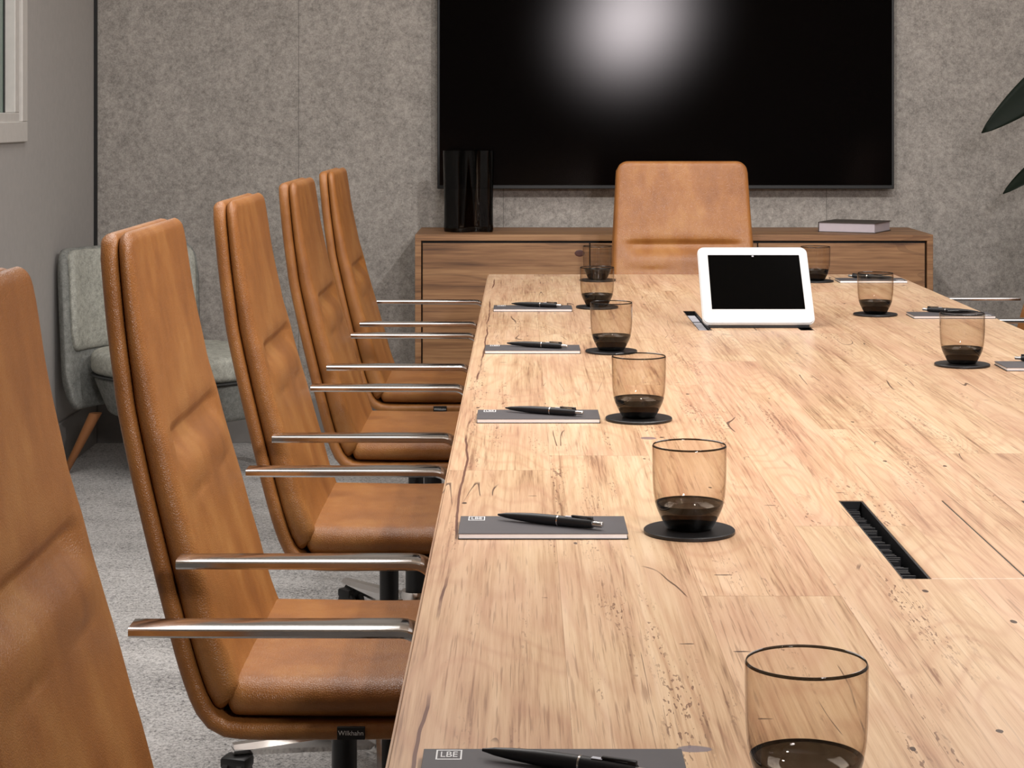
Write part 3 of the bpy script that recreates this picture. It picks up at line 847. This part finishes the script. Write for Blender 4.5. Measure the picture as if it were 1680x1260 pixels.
bm = bmesh.new(); bx(bm, -bw/2, bw/2, -bd/2, bd/2, bh-.003, bh, .0005, 1); bx(bm, -bw/2, bw/2, -bd/2, bd/2, 0, .003, .0005, 1); bx(bm, -bw/2, -bw/2+.003, -bd/2, bd/2, 0, bh, .0005, 1)
from_bm('cover', bm, plain('book_cover', lin(70, 62, 56), .6), bk, smooth=False)
sh = Matrix(((1, .1, 0, 0), (0, 1, 0, 0), (0, 0, 1, 0), (0, 0, 0, 1)))

# ------------------------------------------------------------------ lounge chair in the corner
lc = thing('lounge_chair', 'light grey upholstered lounge chair with wooden legs in the back left corner', 'armchair', (-1.185, 6.86, 0), math.radians(-40))
def slab_curved(name, r, a0, a1, z0, z1, th, mat, taper=0, lean=0, parent=lc, top_curve=0, n=28, piping=False, rr=.03):
    # local: chair faces +X; shell is an arc round the back (-X side)
    V = []
    m = 12
    for i in range(n+1):
        t = i/n; a = a0+(a1-a0)*t
        edge = min(t, 1-t)*n/4
        k = math.sqrt(max(0, 1-(1-min(edge, 1))**2)) if edge < 1 else 1
        zt = z0+(z1-z0)*(1-top_curve*abs(2*t-1)**2.2)
        ring = []
        for j in range(2*m):
            ph = 2*PI*j/(2*m)
            u = math.copysign(abs(math.sin(ph))**.35, math.sin(ph)); v_ = math.copysign(abs(math.cos(ph))**.6, math.cos(ph))
            z = (z0+zt)/2+u*(zt-z0)/2*(.55+.45*k)
            off_ = v_*th/2*max(k, .05)+lean*(z-z0)-taper*max(0, z0+.1-z)
            ring.append((r*math.cos(a)*.35-.20-off_, (r+off_*.3)*math.sin(a)*.95, z))
        V += ring
    M2 = 2*m
    F = [(i*M2+j, (i+1)*M2+j, (i+1)*M2+(j+1) % M2, i*M2+(j+1) % M2) for i in range(n) for j in range(M2)]
    F += [tuple(range(M2)), tuple(reversed(range(n*M2, (n+1)*M2)))]
    return obj_me(name, V, F, mat, parent)
sh_ = slab_curved('shell', .325, PI*.58, PI*1.42, .22, .775, .055, LOUNGE2, lean=.05, taper=.25)
slab_curved('back_cushion', .300, PI*.575, PI*1.425, .42, .768, .05, LOUNGE, lean=.05)
def pad(name, a, b, cx, z0, z1, r, mat, ex=3.2, n=64, taper=0):
    prof = []
    for k in range(7): q = PI/2*k/6; prof.append((-r*(1-math.sin(q)), z0+r*(1-math.cos(q))))
    for k in range(7): q = PI/2*k/6; prof.append((-r*(1-math.cos(q)), z1-r*(1-math.sin(q))))
    V = []
    for d, z in prof:
        for i in range(n):
            t = 2*PI*i/n
            tp = taper*(z1-z)/(z1-z0)
            V.append((cx+(a+d-tp)*math.copysign(abs(math.cos(t))**(2/ex), math.cos(t)), (b+d-tp)*math.copysign(abs(math.sin(t))**(2/ex), math.sin(t)), z))
    m = len(prof)
    F = [(i*n+j, i*n+(j+1) % n, (i+1)*n+(j+1) % n, (i+1)*n+j) for i in range(m-1) for j in range(n)]+[tuple(reversed(range(n))), tuple(range((m-1)*n, m*n))]
    return obj_me(name, V, F, mat, lc)
pad('seat_cushion', .315, .268, .045, .345, .43, .028, LOUNGE)
pad('seat_base', .31, .262, .045, .205, .342, .02, LOUNGE2, taper=.05)
pad('piping', .317, .270, .045, .341, .347, .003, PIPING)
for sx in (-1, 1):
    for sy in (-1, 1):
        bm = bmesh.new()
        x1_, y1_ = sx*.22+.03, sy*.21
        V = []
        lathe(bm, [(0, 0), (.012, 0), (.022, .21), (0, .21)], 16)
        for v in bm.verts: v.co.x += x1_+sx*.08*(1-v.co.z/.21); v.co.y += y1_+sy*.07*(1-v.co.z/.21)
        from_bm('leg', bm, LEGWOOD, lc, auto=50)

# ------------------------------------------------------------------ plant at the right
pl = thing('potted_rubber_plant', 'tall potted plant with broad dark leaves beside the grey felt wall', 'plant', (2.02, 6.72, 0))
bm = bmesh.new(); lathe(bm, [(0, 0), (.15, 0), (.17, .02), (.20, .36), (.20, .38), (.18, .38), (.175, .34), (0, .34)], 40); from_bm('pot', bm, POTM, pl, auto=40)
bm = bmesh.new(); lathe(bm, [(0, .342), (.17, .342), (.17, .35), (0, .352)], 24); from_bm('soil', bm, SOIL, pl, auto=40)
def tube(bm, P, R, n=10):
    rings = []
    for i, p in enumerate(P):
        p = Vector(p); t = (Vector(P[min(i+1, len(P)-1)])-Vector(P[max(i-1, 0)])).normalized()
        a = t.cross(Vector((.3, 1, .1))).normalized(); b = t.cross(a)
        rings.append([bm.verts.new(p+(a*math.cos(2*PI*k/n)+b*math.sin(2*PI*k/n))*R[i]) for k in range(n)])
    for A, B in zip(rings, rings[1:]):
        for k in range(n): bm.faces.new((A[k], A[(k+1) % n], B[(k+1) % n], B[k]))
    bm.faces.new(rings[0]); bm.faces.new(list(reversed(rings[-1])))
bm = bmesh.new(); tube(bm, [(0, 0, .34), (.01, 0, .8), (-.01, .01, 1.2), (0, 0, 1.55), (.01, 0, 1.9)], [.014, .013, .011, .008, .004]); from_bm('stem', bm, STEMM, pl)
def leaf(base, tip, width, up=(0, -.6, .8), fold=.1, bend=.03):
    base = Vector(base); tip = Vector(tip); d = tip-base; L = d.length; d.normalize()
    side = d.cross(Vector(up)).normalized(); nrm = side.cross(d)
    bm = bmesh.new(); rows = []
    n = 18; m = 6
    for i in range(n+1):
        t = i/n
        w_ = width*.5*(math.sin(PI*t**.8)**.75 if 0 < t < 1 else 0)+.0015
        c = base+d*L*t+nrm*bend*math.sin(PI*t)
        rows.append([bm.verts.new(c+side*w_*(j/m*2-1)+nrm*fold*w_*abs(j/m*2-1)**1.5) for j in range(m+1)])
    for A, B in zip(rows, rows[1:]):
        for j in range(m): bm.faces.new((A[j], A[j+1], B[j+1], B[j]))
    # petiole
    me = bpy.data.meshes.new('leaf')
    bmesh.ops.recalc_face_normals(bm, faces=bm.faces); bm.to_mesh(me); bm.free()
    o = ob('leaf', me, LEAF, pl); md = o.modifiers.new('thick', 'SOLIDIFY'); md.thickness = .0012
    return o
ox2, oy2 = 2.02, 6.72
def W(x, y, z): return (x-ox2, y-oy2, z)
leaf(W(1.97, 6.70, 1.50), W(1.548, 6.66, 1.176), .120, up=(.3, -1, .5))
leaf(W(1.95, 6.72, 1.14), W(1.620, 6.66, .972), .085, up=(.2, -.6, 1))
rnd = random.Random(3)
for k in range(9):
    a = rnd.uniform(-1.9, 1.5); z = .75+.13*k
    L = rnd.uniform(.24, .34)
    bx_, by_ = .03*math.cos(a), .03*math.sin(a)
    if k == 7: a = 2.9
    if k in (7,): z = 1.72
    leaf((bx_, by_, z), (L*math.cos(a), L*math.sin(a)*.9, z+rnd.uniform(-.02, .16)), .11)
